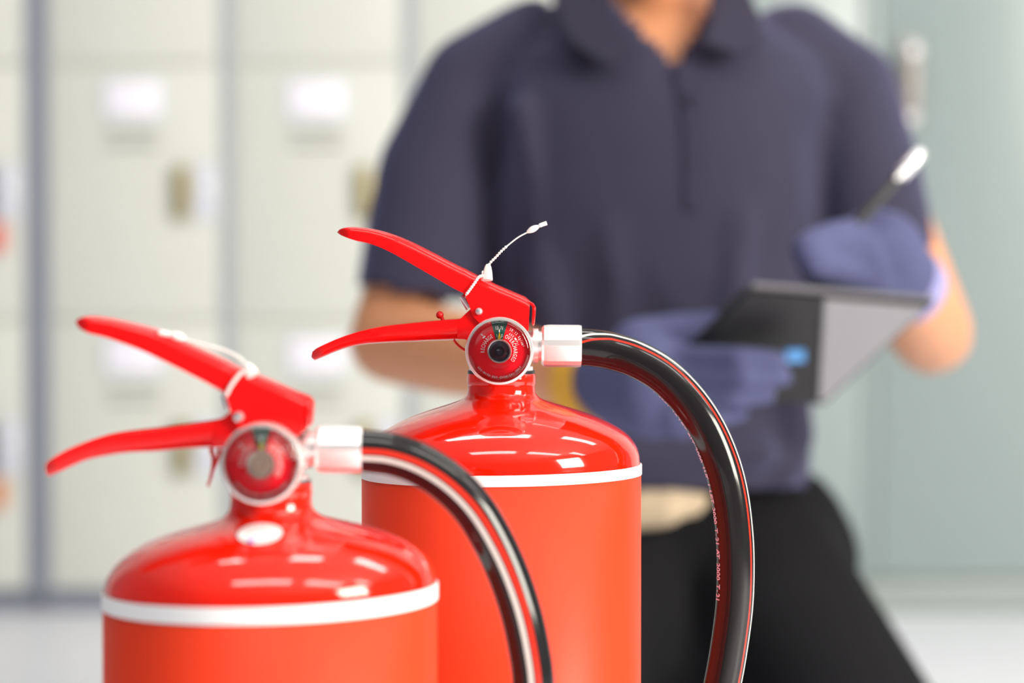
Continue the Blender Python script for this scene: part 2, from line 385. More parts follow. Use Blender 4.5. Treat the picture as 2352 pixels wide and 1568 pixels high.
def gauge(par, cx, cy, Y, rpx, hubm='hub'):
    """pressure gauge facing the lens; its centre at pixel cx, cy and depth Y; radii in units of the near gauge's pixels"""
    c = P(cx, cy, Y); s = rpx/81.5*Y/F; ax = Vector((0, -1, 0)); e1 = Vector((1, 0, 0)); e2 = Vector((0, 0, 1))
    m = MB(); lathe(m, [(0, -.024), (.006, -.024), (.006, -.016), (60*s, -.014), (78*s, -.012), (81*s, -.009), (81.5*s, .001), (79.5*s, .0028), (74.5*s, .0030), (72.5*s, .0018), (72*s, -.001), (0, -.001)], c, ax, 64)
    body = obj('gauge', m, 'rim', par)
    m = MB(); lathe(m, [(0, 0), (73*s, 0), (73*s, .0006), (0, .0006)], c, ax, 64); dial = obj('dial', m, 'dial', body)
    def pt(r, deg, off):
        a = math.radians(deg); return c+e1*math.sin(a)*r*s+e2*math.cos(a)*r*s+ax*off
    m = MB(); A = [pt(27, a, .0009) for a in range(-16, 17, 2)]; B = [pt(72, a, .0009) for a in range(-16, 17, 2)]
    m.add(A+B, [[i, i+1, len(A)+i+1, len(A)+i] for i in range(len(A)-1)]); obj('green_sector', m, 'green', body, norm=False)
    m = MB()
    def glyph(ch, r, deg, h, inward=False, off=.0012, cond=.72, down=0):
        V, Fs = text_glyph(ch); a = math.radians(deg); out = e1*math.sin(a)+e2*math.cos(a); tan = e1*math.cos(a)-e2*math.sin(a)
        if inward: out, tan = -out, -tan
        o = c+(e1*math.sin(a)+e2*math.cos(a))*r*s
        m.add([o+tan*v.x*h*cond*1.4*s+out*(v.y-.35)*h*1.4*s+ax*off for v in V], Fs)
    def arc(txt, r, a0, a1, h, inward=False, cond=.72):
        for i, ch in enumerate(txt):
            if ch != ' ': glyph(ch, r, a0+(a1-a0)*i/(len(txt)-1), h, inward, cond=cond*.9)
    arc('RECHARGE', 40, -92, -28, 9.6); arc('OVERCHARGED', 38.5, 27, 124, 9.6)
    arc('13.71', 55.5, -8.2, 8.2, 8, cond=.8); arc('195', 37, -9, 9, 7.5, cond=.8)
    arc('0', 57, -47, -47, 6.5) if 0 else glyph('0', 57, -47, 7)
    arc('400', 47.5, 31, 43, 6.2); arc('Psi', 47.5, 61, 71, 6.2); arc('28.12 Kg/cm²', 58, 27, 78, 6.5)
    arc('USE WITH DRY CHEMICAL ONLY', 62.5, 232, 127, 5.6, inward=True)
    for (r, a, w, h) in ((49.5, -47.5, 3.2, 3.8), (48, 53, 3.2, 3.4), (48, 0, 1.4, 3)):
        q = math.radians(a); out = e1*math.sin(q)+e2*math.cos(q); tan = e1*math.cos(q)-e2*math.sin(q); o = c+out*r*s+ax*.0013
        if a > 0 or a < 0: w, h = (1.9, 4.2) if 0 else (h, w*.62)
        m.add([o-tan*w*s-out*h*s, o+tan*w*s-out*h*s, o+tan*w*s+out*h*s, o-tan*w*s+out*h*s], [[0, 1, 2, 3]])
    for rr in (66.2,):                      # fine printed circle through the foot text
        A = [pt(62.6, a, .00125) for a in range(127, 234, 3)]; B = [pt(63.1, a, .00125) for a in range(127, 234, 3)]
        m.add(A+B, [[i, i+1, len(A)+i+1, len(A)+i] for i in range(len(A)-1)])
    obj('dial_lettering', m, 'print', body, norm=False)
    m = MB(); m.add([pt(20, -12, .0022), pt(20, 12, .0022), pt(33, 6, .0022), pt(46, 0, .0022), pt(33, -6, .0022)], [[0, 1, 2, 3, 4]])
    m.add([pt(20, -12, .0016), pt(20, 12, .0016), pt(33, 6, .0016), pt(46, 0, .0016), pt(33, -6, .0016)], [[4, 3, 2, 1, 0]]); obj('needle', m, 'needle', body, norm=False)
    m = MB(); lathe(m, [(29.5*s, .0008), (29.5*s, .0032), (27.5*s, .0042), (25*s, .0040), (23.2*s, .0026), (23*s, .0008)], c, ax, 48); obj('hub_ring', m, 'rim', body)
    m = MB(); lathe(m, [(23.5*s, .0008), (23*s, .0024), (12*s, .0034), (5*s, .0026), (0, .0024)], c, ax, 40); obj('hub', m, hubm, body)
    m = MB(); lathe(m, [(75*s, .0025), (73.5*s, .0042), (70*s, .0056), (63*s, .0062), (60*s, .0058), (40*s, .0062), (0, .0064)], c, ax, 64)
    m.f = [f for f in m.f if len(f) <= 4]; obj('lens', m, 'glass', body, angle=None)
    return body

def extinguisher(S):
    d = S['d']; k = d/F; axx = P(S['axis'], 800, d).x; base = Vector((axx, d, 0))
    t = empty('fire_extinguisher', base, S['label'], 'fire extinguisher')
    Z = lambda py: P(S['axis'], py, d).z
    R = S['R']*k
    # tank with foot ring
    prof = [(0, .012), (R*.8, .012), (R*.82, .0), (R*.93, .0), (R*.95, .008), (R*.985, .016), (R, .03)]
    prof += [(R, Z(S['dome'][0][1])-.005)]+[(r*k, Z(py)) for r, py in S['dome']]+[(0, Z(S['dome'][-1][1])+.0005)]
    dome = catmull([(r, 0, z) for r, z in prof[8:-1]], 6); prof = prof[:8]+[(v.x, v.z) for v in dome]+[prof[-1]]
    m = MB(); lathe(m, prof, (axx, d, 0), seg=128, shear=S['shear']); tank = obj('tank', m, 'tank', t, 40)
    zb1, zb0 = Z(S['band'][0]), Z(S['band'][1])
    m = MB(); lathe(m, [(R+.0002, zb0), (R+.0010, zb0+.0003), (R+.0010, zb1-.0003), (R+.0002, zb1)], (axx, d, 0), seg=128, shear=S['shear']*1.0)
    m.f = [f for f in m.f if len(f) <= 4]; obj('white_band', m, 'band', t)
    m = MB(); lathe(m, [(R+.0001, .07), (R+.0006, .0703), (R+.0006, zb0+.0001), (R+.0001, zb0+.0002)], (axx, d, 0), seg=128, shear=S['shear'])
    m.f = [f for f in m.f if len(f) <= 4]; obj('label_wrap', m, 'wrap', t, None)
    # neck collar
    y1, y2, rc = S['collar']
    m = MB(); lathe(m, [(rc*k*.9, Z(y2)-.002), (rc*k*.985, Z(y2)), (rc*k, Z(y2)+.0006), (rc*k, Z(y1)-.0008), (rc*k*.98, Z(y1)), (rc*k*.7, Z(y1))], (axx, d, 0), seg=64); obj('neck_collar', m, 'tank', t)
    m = MB(); lathe(m, [(rc*k*.8, Z(y1)-.0005), (rc*k*.985, Z(y1)-.0005), (rc*k*.985, Z(y1-7)), (rc*k*.8, Z(y1-7))], (axx, d, 0), seg=64); obj('seal_ring', m, 'black', t)
    # valve block
    m = MB(); gx, gy = S['gauge'][:2]
    lathe(m, [(rc*k*.93, Z(y1-7)), (rc*k*.93, Z(y1-16)), (rc*k*.72, Z(y1-22)), (rc*k*.62, Z(S['stem'])), (rc*k*.3, Z(S['stem'])+.001), (0, Z(S['stem'])+.001)], (axx, d, 0), seg=48)
    obj('valve_body', m, 'chrome', t)
    gl = P(gx, gy, d-.02); ga = gauge(t, gx, gy, d-.034, S['gauge'][2], S.get('hub', 'hub'))
    m = MB(); lathe(m, [(.0075, 0), (.0075, .034)], (axx, d, gl.z), (0, -1, 0), 16); obj('gauge_port', m, 'chrome', t)
    # levers
    yf = d-.0135
    def stations(top, bot, w0):
        def resample(L, n):
            L = [P(x, y, yf) for x, y in L]; C_ = catmull(L, 6); ds = [0]
            for a, b in zip(C_, C_[1:]): ds.append(ds[-1]+(b-a).length)
            out = []; j = 0
            for i in range(n):
                q = ds[-1]*i/(n-1)
                while j < len(ds)-2 and ds[j+1] < q: j += 1
                f = (q-ds[j])/max(1e-9, ds[j+1]-ds[j]); out.append(C_[j].lerp(C_[j+1], max(0, min(1, f))))
            return out
        n = 34; A = resample(top, n); B = resample(bot, n); res = []
        for i, (a, b) in enumerate(zip(A, B)):
            q = i/(n-1); w = w0*(.62+.38*min(1, q/.45)) if q > .07 else w0*.62*math.sqrt(max(.12, q/.07))
            a = a.copy(); b = b.copy(); a.y = b.y = d; res.append((a, b, w))
        return res
    m = MB(); st = stations(S['up_top'], S['up_bot'], .0135)
    for (T, B) in S['up_plate']:
        a = P(*T, yf); b = P(*B, yf); a.y = b.y = d; st.append((a, b, .0135))
    channel(m, st)
    up = obj('operating_lever', m, 'lever', t, 40)
    tb = [P(x, y, yf) for x, y in S['tab']]; m = MB(); prism(m, tb, d-.0115, d+.0115, .0012); obj('lever_end_tab', m, 'lever', up)
    m = MB(); channel(m, stations(S['lo_top'], S['lo_bot'], .0115), up=True)
    lo = obj('carry_handle', m, 'lever', t, 40)
    pl = [P(x, y, yf) for x, y in S['lo_plate']]
    m = MB(); prism(m, pl, d-.01155, d-.0100, .0003); prism(m, pl, d+.0100, d+.01155, .0003); obj('handle_bracket', m, 'lever', lo)
    rv = P(*S['rivet'][:2], d-.0135); m = MB(); rr = S['rivet'][2]*k
    lathe(m, [(rr, -.002), (rr, .0012), (rr*.8, .0022), (rr*.3, .0026), (0, .0027)], (rv.x, d-.0135, rv.z), (0, -1, 0), 20)
    lathe(m, [(rr*.8, -.002), (rr*.8, .0012), (0, .002)], (rv.x, d+.0135, rv.z), (0, 1, 0), 20); obj('rivet', m, 'steel', t)
    # pull pin, its head between the levers
    a = P(*S['pin'][0], d-.006); b = P(*S['pin'][1], d-.006)
    m = MB(); tube(m, [a, a.lerp(b, .3), b], lambda q: .0026*(.6+.4*q), 12); obj('pull_pin', m, 'steel', t)
    m = MB()
    for poly in S['redtail']:
        tube(m, catmull([P(x, y, d-.004) for x, y in poly[0]], 6), lambda q, p=poly: (p[1]*(1-q)+p[2]*q)*k, 10)
    if S.get('redball'): bx, by, br = S['redball']; ball(m, P(bx, by, d-.004), br*k, seg=16)
    obj('pin_strap', m, 'redplastic', t)
    # beaded tie
    m = MB(); L = S['tie_loop']; front = catmull([P(x, y, d-.0150) for x, y in L], 8)
    back = [Vector((p.x, 2*d-p.y, p.z)) for p in front]
    topc = P(*L[0], d-.008); loop = front+[Vector((front[-1].x-.001, d, front[-1].z-.003))]+back[::-1]+[Vector((front[0].x, d, front[0].z+.0022))]+[front[0]]
    tube(m, loop, .00055*S['bead'], 8)
    for i, p in enumerate(front[::3]+back[::3]): ball(m, p, .00085*S['bead'], seg=8)
    n = len(front)
    hx0, hx1 = S['tie_head']; a = P(*hx0, d-.014); b = P(*hx1, d-.012)
    tube(m, [a, a.lerp(b, .12), a.lerp(b, .5), a.lerp(b, .85), b], lambda q: [.0029, .0028, .0024, .0017, .0010][min(4, int(q*4.01))], 8)
    tl = catmull([P(x, y, d-.011) for x, y in S['tie_tail']], 8); tube(m, tl, .00036, 8)
    ds = 0; last = tl[0]
    lim = S['bead_until']
    for i in range(1, len(tl)):
        if i/len(tl) > lim: break
        seglen = (tl[i]-tl[i-1]).length; ds += seglen
        while ds > .0016: ds -= .0016; ball(m, tl[i]-(tl[i]-tl[i-1]).normalized()*ds, .00078, seg=8)
    tb = [P(x, y, d-.011) for x, y in S['tie_tab']]
    tube(m, catmull(tb, 5), lambda q: .0007+.0010*max(0, math.sin(math.pi*min(1, q*1.7)))+(.0004 if q > .6 else 0), 8)
    obj('tamper_tie', m, 'plastic', t)
    # hose coupling
    (x0, y0), (x1, y1_), (x2, y2_) = S['nut']          # pixels: connector start, nut start, nut end (centre heights)
    a = P(x0, y0, d); b = P(x1, y1_, d); e = P(x2, y2_, d); dr = (e-a).normalized()
    m = MB(); lathe(m, [(S['con']*k, -.004), (S['con']*k, (b-a).length+.003)], a, dr, 32); lathe(m, [(S['con']*1.18*k, 0), (S['con']*1.18*k, .0028)], a, dr, 32)
    obj('hose_connector', m, 'chrome', t)
    # hexagonal nut
    m = MB(); nh = S['nuth']*k; u = Vector((0, 1, 0)); v = dr.cross(u).normalized(); L = (e-b).length; V = []; Fc = []
    prof = [(.86, 0), (.97, .0012), (1, .004), (1, L-.0015), (.97, L)]
    for r, h in prof:
        for q in range(6):
            for w in (-4, 4):
                an = math.radians(60*q+S['hexrot']+ (w*5.6)); V.append(b+dr*h+(u*math.cos(an)+v*math.sin(an))*nh*r)
    for i in range(len(prof)-1):
        for q in range(12): Fc.append([i*12+q, i*12+(q+1) % 12, (i+1)*12+(q+1) % 12, (i+1)*12+q])
    Fc.append(list(range(12))[::-1]); Fc.append([(len(prof)-1)*12+q for q in range(12)]); m.add(V, Fc); obj('coupling_nut', m, 'chrome', t, 20)
    # hose
    hp = catmull([P(x, y, Y) for x, y, Y in S['hose']], 14); hp = [hp[0]-dr*.001]+hp
    ho = hose_mesh('hose', hp, S['hr']*k, S['phi'], t, S['hm'])
    q = hp[-1]; rr = S['hr']*k; dd = (hp[-1]-hp[-4]).normalized()
    m = MB(); lathe(m, [(rr*1.15, -.012), (rr*1.3, -.010), (rr*1.3, .006), (rr*.75, .016), (rr*.62, .05), (rr*.9, .085), (rr*.8, .085), (rr*.45, .05), (0, .045)], q, dd, 28); obj('nozzle', m, 'black', t)
    w = hp[-30]; m = MB(); box(m, axx+R*.95, w.x, d-.006, d+.006, w.z-.009, w.z+.009, .002); lathe(m, [(rr*1.02, -.009), (rr*1.15, -.009), (rr*1.15, .009), (rr*1.02, .009)], w, (0, 0, 1), 28); obj('hose_clip', m, 'black', t)
    return t, ho, hp, tank

hd = 1.30
back_spec = dict(d=1.30, axis=1151.5, R=318.5, shear=.012, label='taller red fire extinguisher in sharp focus in front of the kneeling worker',
    dome=[(318.5, 1066), (316, 1044), (307, 1022), (288, 999), (257, 978), (215, 958), (165, 940), (120, 926), (94, 917), (83, 909), (78, 900), (77, 880)],
    band=(1067, 1092), collar=(857, 884, 78.5), stem=744, gauge=(1147, 806, 78.7),
    up_top=[(771, 532), (778, 525), (800, 521), (840, 524), (885, 534), (935, 553), (990, 580), (1030, 601), (1062, 617)],
    up_bot=[(772, 534), (782, 540), (812, 551), (852, 560), (895, 578), (935, 600), (980, 626), (1035, 658), (1064, 673)],
    up_plate=[((1070, 620), (1069, 680)), ((1076, 624), (1078, 702)), ((1090, 631), (1086, 726)), ((1104, 638), (1102, 742)), ((1140, 656), (1136, 770)), ((1180, 673), (1190, 775)), ((1206, 684), (1206, 768)), ((1217, 693), (1214, 757))],
    tab=[(1200, 684), (1214, 690), (1226, 697), (1231, 706), (1230, 722), (1228, 745), (1225, 749), (1222, 745), (1223, 706), (1219, 700), (1200, 694)],
    lo_top=[(711, 819), (713, 811), (722, 802), (755, 786), (790, 772), (830, 760), (880, 750), (950, 742), (1025, 735), (1055, 733), (1066, 728)],
    lo_bot=[(712, 823), (715, 829), (740, 819), (785, 801), (830, 791), (890, 786), (940, 784), (980, 782), (1030, 780), (1067, 778), (1080, 778)],
    lo_plate=[(1050, 734), (1058, 731), (1070, 719), (1080, 710), (1092, 704), (1112, 706), (1130, 735), (1150, 760), (1150, 790), (1100, 790), (1066, 779), (1050, 779)],
    rivet=(1100, 715, 8.8), pin=[(1060, 679), (1080, 706)],
    redtail=[([(1011, 723), (1016, 732), (1018, 740)], 4, 5), ([(1042, 780), (1050, 790), (1062, 800), (1075, 806)], 3, 3)], redball=(1010, 723, 9),
    tie_loop=[(1108, 633), (1100, 636), (1090, 650), (1080, 664), (1071, 676)], bead=1.0,
    tie_head=((1119, 643), (1121, 607)), tie_tail=[(1120, 613), (1127, 602), (1139, 590), (1152, 576), (1168, 562), (1190, 545), (1212, 533)], bead_until=.62,
    tie_tab=[(1211, 533), (1222, 527), (1234, 521), (1244, 516), (1256, 512)],
    nut=[(1224, 794), (1244, 794), (1335, 795)], con=34, nuth=50, hexrot=20,
    hose=[(1336, 797, 1.30), (1365, 799, 1.30), (1408, 807, 1.30), (1462, 825, 1.298), (1522, 860, 1.296), (1577, 914, 1.294), (1622, 980, 1.292), (1656, 1058, 1.29), (1677, 1140, 1.29), (1688, 1235, 1.29), (1690, 1320, 1.29), (1686, 1400, 1.29), (1674, 1490, 1.29), (1660, 1568, 1.29), (1632, 1700, 1.29), (1590, 1880, 1.29), (1545, 2080, 1.29), (1532, 2230, 1.29), (1532, 2330, 1.29)],
    hr=43, hm='hose_far', phi=lambda t: .103+.055*min(1, t/.1)+.035*min(1, t/.4))
front_spec = dict(d=1.09, axis=621, R=380, shear=.022, label='shorter red fire extinguisher nearest the lens, out of focus, with an oval white sticker',
    dome=[(380, 1344), (378, 1325), (368, 1303), (347, 1278), (312, 1252), (262, 1229), (205, 1211), (155, 1198), (118, 1187), (101, 1175), (94, 1160), (92, 1130)],
    band=(1344, 1382), collar=(1108, 1140, 94), stem=975, gauge=(601, 1065, 94.5), hub='hub_reflection',
    up_top=[(163, 739), (170, 732), (188, 728), (226, 730), (282, 741), (356, 761), (430, 794), (504, 828), (528, 841)],
    up_bot=[(164, 741), (172, 751), (200, 765), (245, 776), (319, 802), (393, 837), (450, 866), (490, 887), (508, 897)],
    up_plate=[((536, 845), (518, 906)), ((548, 850), (524, 925)), ((562, 856), (530, 950)), ((580, 862), (545, 985)), ((620, 878), (600, 1005)), ((660, 897), (650, 1010)), ((690, 911), (688, 998)), ((702, 918), (695, 988))],
    tab=[(680, 905), (697, 912), (708, 920), (713, 930), (712, 950), (709, 978), (705, 982), (700, 978), (700, 936), (696, 928), (680, 918)],
    lo_top=[(93, 1085), (95, 1070), (108, 1058), (152, 1033), (208, 1011), (263, 998), (356, 987), (430, 977), (492, 968), (508, 962)],
    lo_bot=[(93, 1089), (99, 1098), (134, 1083), (189, 1059), (263, 1044), (310, 1040), (356, 1038), (420, 1032), (467, 1029), (515, 1027)],
    lo_plate=[(485, 969), (504, 965), (516, 955), (528, 945), (545, 938), (566, 945), (590, 990), (600, 1040), (540, 1040), (510, 1028), (485, 1029)],
    rivet=(548, 957, 12.5), pin=[(515, 905), (530, 935)],
    redtail=[([(484, 1028), (491, 1055), (486, 1090), (477, 1117)], 6, 3), ([(506, 1030), (500, 1055), (488, 1085)], 6, 3)],
    tie_loop=[(568, 852), (552, 858), (540, 872), (529, 888), (519, 908)], bead=1.1,
    tie_head=((580, 860), (566, 836)), tie_tail=[(565, 836), (548, 820), (520, 806), (490, 797), (470, 791), (440, 783), (422, 777)], bead_until=.6,
    tie_tab=[(425, 778), (410, 773), (395, 769), (380, 766), (366, 764)],
    nut=[(700, 1032), (727, 1032), (832, 1033)], con=38, nuth=57, hexrot=20,
    hose=[(831, 1035, 1.09), (895, 1042, 1.09), (962, 1065, 1.09), (1028, 1107, 1.09), (1085, 1165, 1.09), (1130, 1237, 1.09), (1168, 1320, 1.09), (1197, 1408, 1.09), (1215, 1490, 1.09), (1225, 1568, 1.09), (1228, 1700, 1.09), (1210, 1900, 1.09), (1160, 2150, 1.09), (1095, 2400, 1.09), (1050, 2600, 1.09), (1048, 2750, 1.09)],
    hr=49, hm='hose_near', phi=lambda t: -.045+.031*min(1, t/.45))
back_ext, back_hose, back_path, _ = extinguisher(back_spec)
front_ext, front_hose, front_path, _ = extinguisher(front_spec)

# ------------------------------------------------------------------ the worker
def apply_mods(o):
    dg = bpy.context.evaluated_depsgraph_get(); me = bpy.data.meshes.new_from_object(o.evaluated_get(dg)); old = o.data
    o.modifiers.clear(); o.data = me; return me
def capsule(mb, a, b, ra, rb, seg=20):
    a = Vector(a); b = Vector(b); d = (b-a); L = d.length; d = d/L if L > 1e-6 else Vector((0, 0, 1)); prof = []
    for i in range(6): t = math.pi/2*(i/5); prof.append((ra*math.sin(t), -ra*math.cos(t)))
    for i in range(6): t = math.pi/2*(i/5); prof.append((rb*math.cos(t), L+rb*math.sin(t)))
    return lathe(mb, prof, a, d, seg)
def blob(name, mb, mname, parent, voxel=.007, smooth=6, cut=None, solid=0):
    me = bpy.data.meshes.new(name); me.from_pydata([tuple(v) for v in mb.v], [], mb.f); me.validate()
    o = bpy.data.objects.new(name, me); C.objects.link(o)
    r = o.modifiers.new('r', 'REMESH'); r.mode = 'VOXEL'; r.voxel_size = voxel; r.use_smooth_shade = True
    s = o.modifiers.new('s', 'SMOOTH'); s.iterations = smooth; s.factor = .6
    me = apply_mods(o)
    bm = bmesh.new(); bm.from_mesh(me); base = origin(parent)
    if cut:
        bmesh.ops.delete(bm, geom=[f for f in bm.faces if cut(f.calc_center_median())], context='FACES')
    for v in bm.verts: v.co -= base
    bm.to_mesh(me); bm.free()
    if solid:
        s = o.modifiers.new('t', 'SOLIDIFY'); s.thickness = solid; s.offset = -1; me = apply_mods(o)
    me.materials.clear(); finish(me, M[mname], None); o.parent = parent; o.location = (0, 0, 0); return o
TD = 2.40; kt = TD/F
person = empty('person', P(1600, 1900, TD)*Vector((1, 1, 0)) if 0 else Vector((P(1600, 1000, TD).x, TD, 0)), 'person in a navy polo shirt and blue-grey gloves kneeling with a tablet', 'person')
TOR = [(10, 1528, 120, .062), (50, 1528, 215, .078), (90, 1526, 300, .092), (140, 1524, 370, .105), (220, 1520, 395, .118), (330, 1518, 368, .125), (470, 1513, 374, .127), (620, 1513, 376, .122), (800, 1514, 352, .118), (960, 1512, 350, .118), (1060, 1508, 352, .122), (1125, 1505, 345, .124)]
def torso(mb, grow=0, y1=1125, seg=56):
    V = []; Fc = []; R = []
    for py, cx, hw, hd_ in TOR:
        if py > y1: break
        c = P(cx, py, TD); ring = []
        for q in range(seg):
            a = 2*math.pi*q/seg; ca, sa = math.cos(a), math.sin(a)
            x = math.copysign(abs(ca)**.85, ca)*(hw*kt+grow); y = math.copysign(abs(sa)**.85, sa)*(hd_+grow); ring.append(c+Vector((x, y, 0)))
        R.append(ring)
    for r in R: V += r
    for i in range(len(R)-1):
        for q in range(seg): Fc.append([i*seg+q, i*seg+(q+1) % seg, (i+1)*seg+(q+1) % seg, (i+1)*seg+q])
    Fc.append(list(range(seg))[::-1]); Fc.append([(len(R)-1)*seg+q for q in range(seg)]); mb.add(V, Fc)
# skin: one continuous body
rs, re, rw = P(1070, 215, TD), P(898, 782, 2.37), P(1345, 868, 2.13)
ls, le, lw = P(1950, 245, TD), P(2140, 765, 2.34), P(2078, 655, 2.10)
m = MB(); torso(m, -.012, 1065)
capsule(m, P(1528, 60, 2.43), P(1522, -95, 2.40), .060, .052)
hc = P(1518, -300, 2.34)
ball(m, hc+Vector((0, .012, .03)), 0, (.078, .095, .10), 32); ball(m, hc+Vector((0, -.02, -.05)), 0, (.058, .068, .062), 28)
capsule(m, hc+Vector((0, -.078, .022)), hc+Vector((0, -.100, -.018)), .009, .014)       # nose
capsule(m, hc+Vector((-.02, -.083, -.048)), hc+Vector((.02, -.083, -.048)), .007, .007)     # lips
for s in (-1, 1):
    ball(m, hc+Vector((s*.078, .012, 0)), 0, (.012, .02, .032)); capsule(m, hc+Vector((s*.016, -.078, .036)), hc+Vector((s*.05, -.07, .036)), .008, .007)
capsule(m, rs, re, .040, .043); capsule(m, re, re.lerp(rw, .35), .043, .042); capsule(m, re.lerp(rw, .35), rw, .042, .030); capsule(m, rw, P(1440, 890, 2.09), .030, .028)
capsule(m, ls, le, .038, .041); capsule(m, le, le.lerp(lw, .4), .041, .041); capsule(m, le.lerp(lw, .4), lw, .041, .030); capsule(m, lw, P(2040, 610, 2.07), .029, .026)
body = blob('body', m, 'skin', person, .008, 8); body['label'] = 'bare forearms and neck'
m = MB(); ball(m, hc+Vector((0, .025, .05)), 0, (.086, .095, .10), 32)
blob('hair', m, 'hair', person, .008, 4, cut=lambda p: (p.y < hc.y-.035 and p.z < hc.z+.075) or p.z < hc.z-.04)
for s in (-1, 1):
    m = MB(); ball(m, hc+Vector((s*.032, -.0735, .016)), 0, (.0135, .0105, .0075), 16); obj('eye', m, 'card', person)
    m = MB(); ball(m, hc+Vector((s*.032, -.0800, .0155)), .0058, seg=12); obj('iris', m, 'hair', person)
    m = MB(); tube(m, [hc+Vector((s*.016, -.089, .040)), hc+Vector((s*.034, -.0875, .046)), hc+Vector((s*.052, -.078, .041))], .0035, 8); obj('eyebrow', m, 'hair', person)
m = MB(); ball(m, hc+Vector((0, -.0895, -.046)), 0, (.021, .006, .0045), 16); ball(m, hc+Vector((0, -.0885, -.053)), 0, (.018, .006, .005), 16); obj('lips', m, 'lips', person)
# shirt
m = MB(); torso(m)
rh, lh = P(955, 660, 2.38), P(2048, 590, 2.36)
capsule(m, P(1085, 190, TD), P(1010, 400, TD), .050, .063); capsule(m, P(1010, 400, TD), P(982, 560, 2.39), .063, .064); capsule(m, P(982, 560, 2.39), P(955, 760, 2.37), .064, .064)
capsule(m, P(1945, 205, TD), P(1990, 400, 2.375), .050, .054); capsule(m, P(1990, 400, 2.375), P(2035, 660, 2.35), .054, .056)
capsule(m, P(1230, 110, TD), P(1085, 190, TD), .05, .050); capsule(m, P(1820, 120, TD), P(1950, 210, TD), .05, .048)
# deep folds modelled as cloth rolls
for (pts, r) in (([(1250, 560), (1270, 760), (1240, 900)], .016), ([(1400, 520), (1420, 700), (1380, 860)], .014), ([(1700, 500), (1690, 640), (1660, 760)], .014),
                 ([(1800, 280), (1810, 450), (1780, 600)], .013), ([(1500, 600), (1540, 700), (1640, 760)], .012), ([(1200, 250), (1230, 400), (1240, 520)], .014), ([(1300, 1000), (1500, 1050), (1750, 1040)], .016), ([(1820, 900), (1840, 1000), (1800, 1090)], .016)):
    q = [P(x, y, TD-.114 if 1250 < x < 1780 else TD-.085) for x, y in pts]
    for a, b in zip(q, q[1:]): capsule(m, a, b, r, r, 12)
def shirtcut(p):
    px = 1176+F*p.x/p.y; py = 650-(p.z-CAMZ)*F/p.y
    if p.y < TD+.01:
        if py < 150 and px > 1400+(py/150)*150 and px < 1645-(py/150)*95: return True
    if p.z > P(1528, 14, TD).z and (p-P(1528, 14, TD)).length < .12: return True
    if px < 1150 and py > 648+(px-828)*.18 and p.x < P(1135, 600, TD).x and py > 560: return True
    if px > 1905 and 900 > py > 600-(px-2000)*.25: return True
    if py > 1119: return True
    return False
shirt = blob('polo_shirt', m, 'shirt', person, .0075, 5, cut=shirtcut, solid=.004); shirt['label'] = 'navy short-sleeved polo shirt'
# collar flaps, placket, buttons
def slab(name, pts, th, mname, par, label=None, bev=.002):
    m = MB(); n = len(pts); q = [Vector(p) for p in pts]; nrm = (q[1]-q[0]).cross(q[-1]-q[0]).normalized()
    if nrm.y > 0: nrm = -nrm
    m.add(q+[p-nrm*th for p in q], [list(range(n)), list(range(n, 2*n))[::-1]]+[[i, (i+1) % n, n+(i+1) % n, n+i] for i in range(n)])
    bm = bmesh.new(); vs = [bm.verts.new(v) for v in m.v]; [bm.faces.new([vs[i] for i in f]) for f in m.f]
    bmesh.ops.recalc_face_normals(bm, faces=bm.faces); bmesh.ops.bevel(bm, geom=bm.edges[:], offset=bev, segments=2, affect='EDGES'); bm.verts.index_update()
    mm = MB(); mm.add([v.co.copy() for v in bm.verts], [[v.index for v in f.verts] for f in bm.faces]); bm.free()
    return obj(name, mm, mname, par)
slab('collar', [P(1255, -40, 2.36), P(1400, -45, 2.325), P(1408, 40, 2.29), P(1470, 118, 2.262), P(1395, 150, 2.262), P(1310, 95, 2.275), P(1280, 30, 2.32)], .006, 'shirtd', shirt)
slab('collar', [P(1640, -45, 2.325), P(1715, -40, 2.36), P(1752, 40, 2.30), P(1748, 108, 2.268), P(1690, 124, 2.262), P(1615, 95, 2.268), P(1632, 40, 2.29)], .006, 'shirtd', shirt)
slab('placket', [P(1552, 152, 2.281), P(1592, 148, 2.281), P(1612, 300, 2.2715), P(1612, 480, 2.2695), P(1575, 480, 2.2695), P(1572, 300, 2.2715)], .0025, 'shirt', shirt)
for yy in (230, 370):
    m = MB(); b = P(1592, yy, 2.273); lathe(m, [(.005, 0), (.005, .002), (.003, .0025)], b, (0, -1, 0), 14); obj('button', m, 'shirtd', shirt)
# trousers
m = MB()
ball(m, P(1600, 1230, 2.43), 0, (.155, .115, .10), 32); ball(m, P(1600, 1440, 2.45), 0, (.165, .13, .14), 32)
capsule(m, P(1690, 1245, 2.40), P(2130, 1880, 2.20), .090, .068); ball(m, P(1797, 1284, 2.43), .079, seg=24)
capsule(m, P(1420, 1245, 2.40), P(1180, 1880, 2.20), .090, .068)
k1, k2 = P(2130, 1880, 2.20), P(1180, 1880, 2.20)
for kn in (k1, k2): capsule(m, Vector((kn.x, kn.y, .07)), Vector((kn.x*.8+.02, 2.66, .075)), .066, .05)
trousers = blob('trousers', m, 'trouser', person, .010, 6, cut=lambda p: p.z > P(1600, 1096, 2.40).z)
for kn in (k1, k2):
    m = MB(); x = kn.x*.8+.02; ball(m, (x, 2.74, .052), 0, (.045, .07, .05), 20); capsule(m, (x, 2.76, .045), (x, 2.84, .035), .043, .034)
    o = blob('shoe', m, 'case', person, .007, 3)
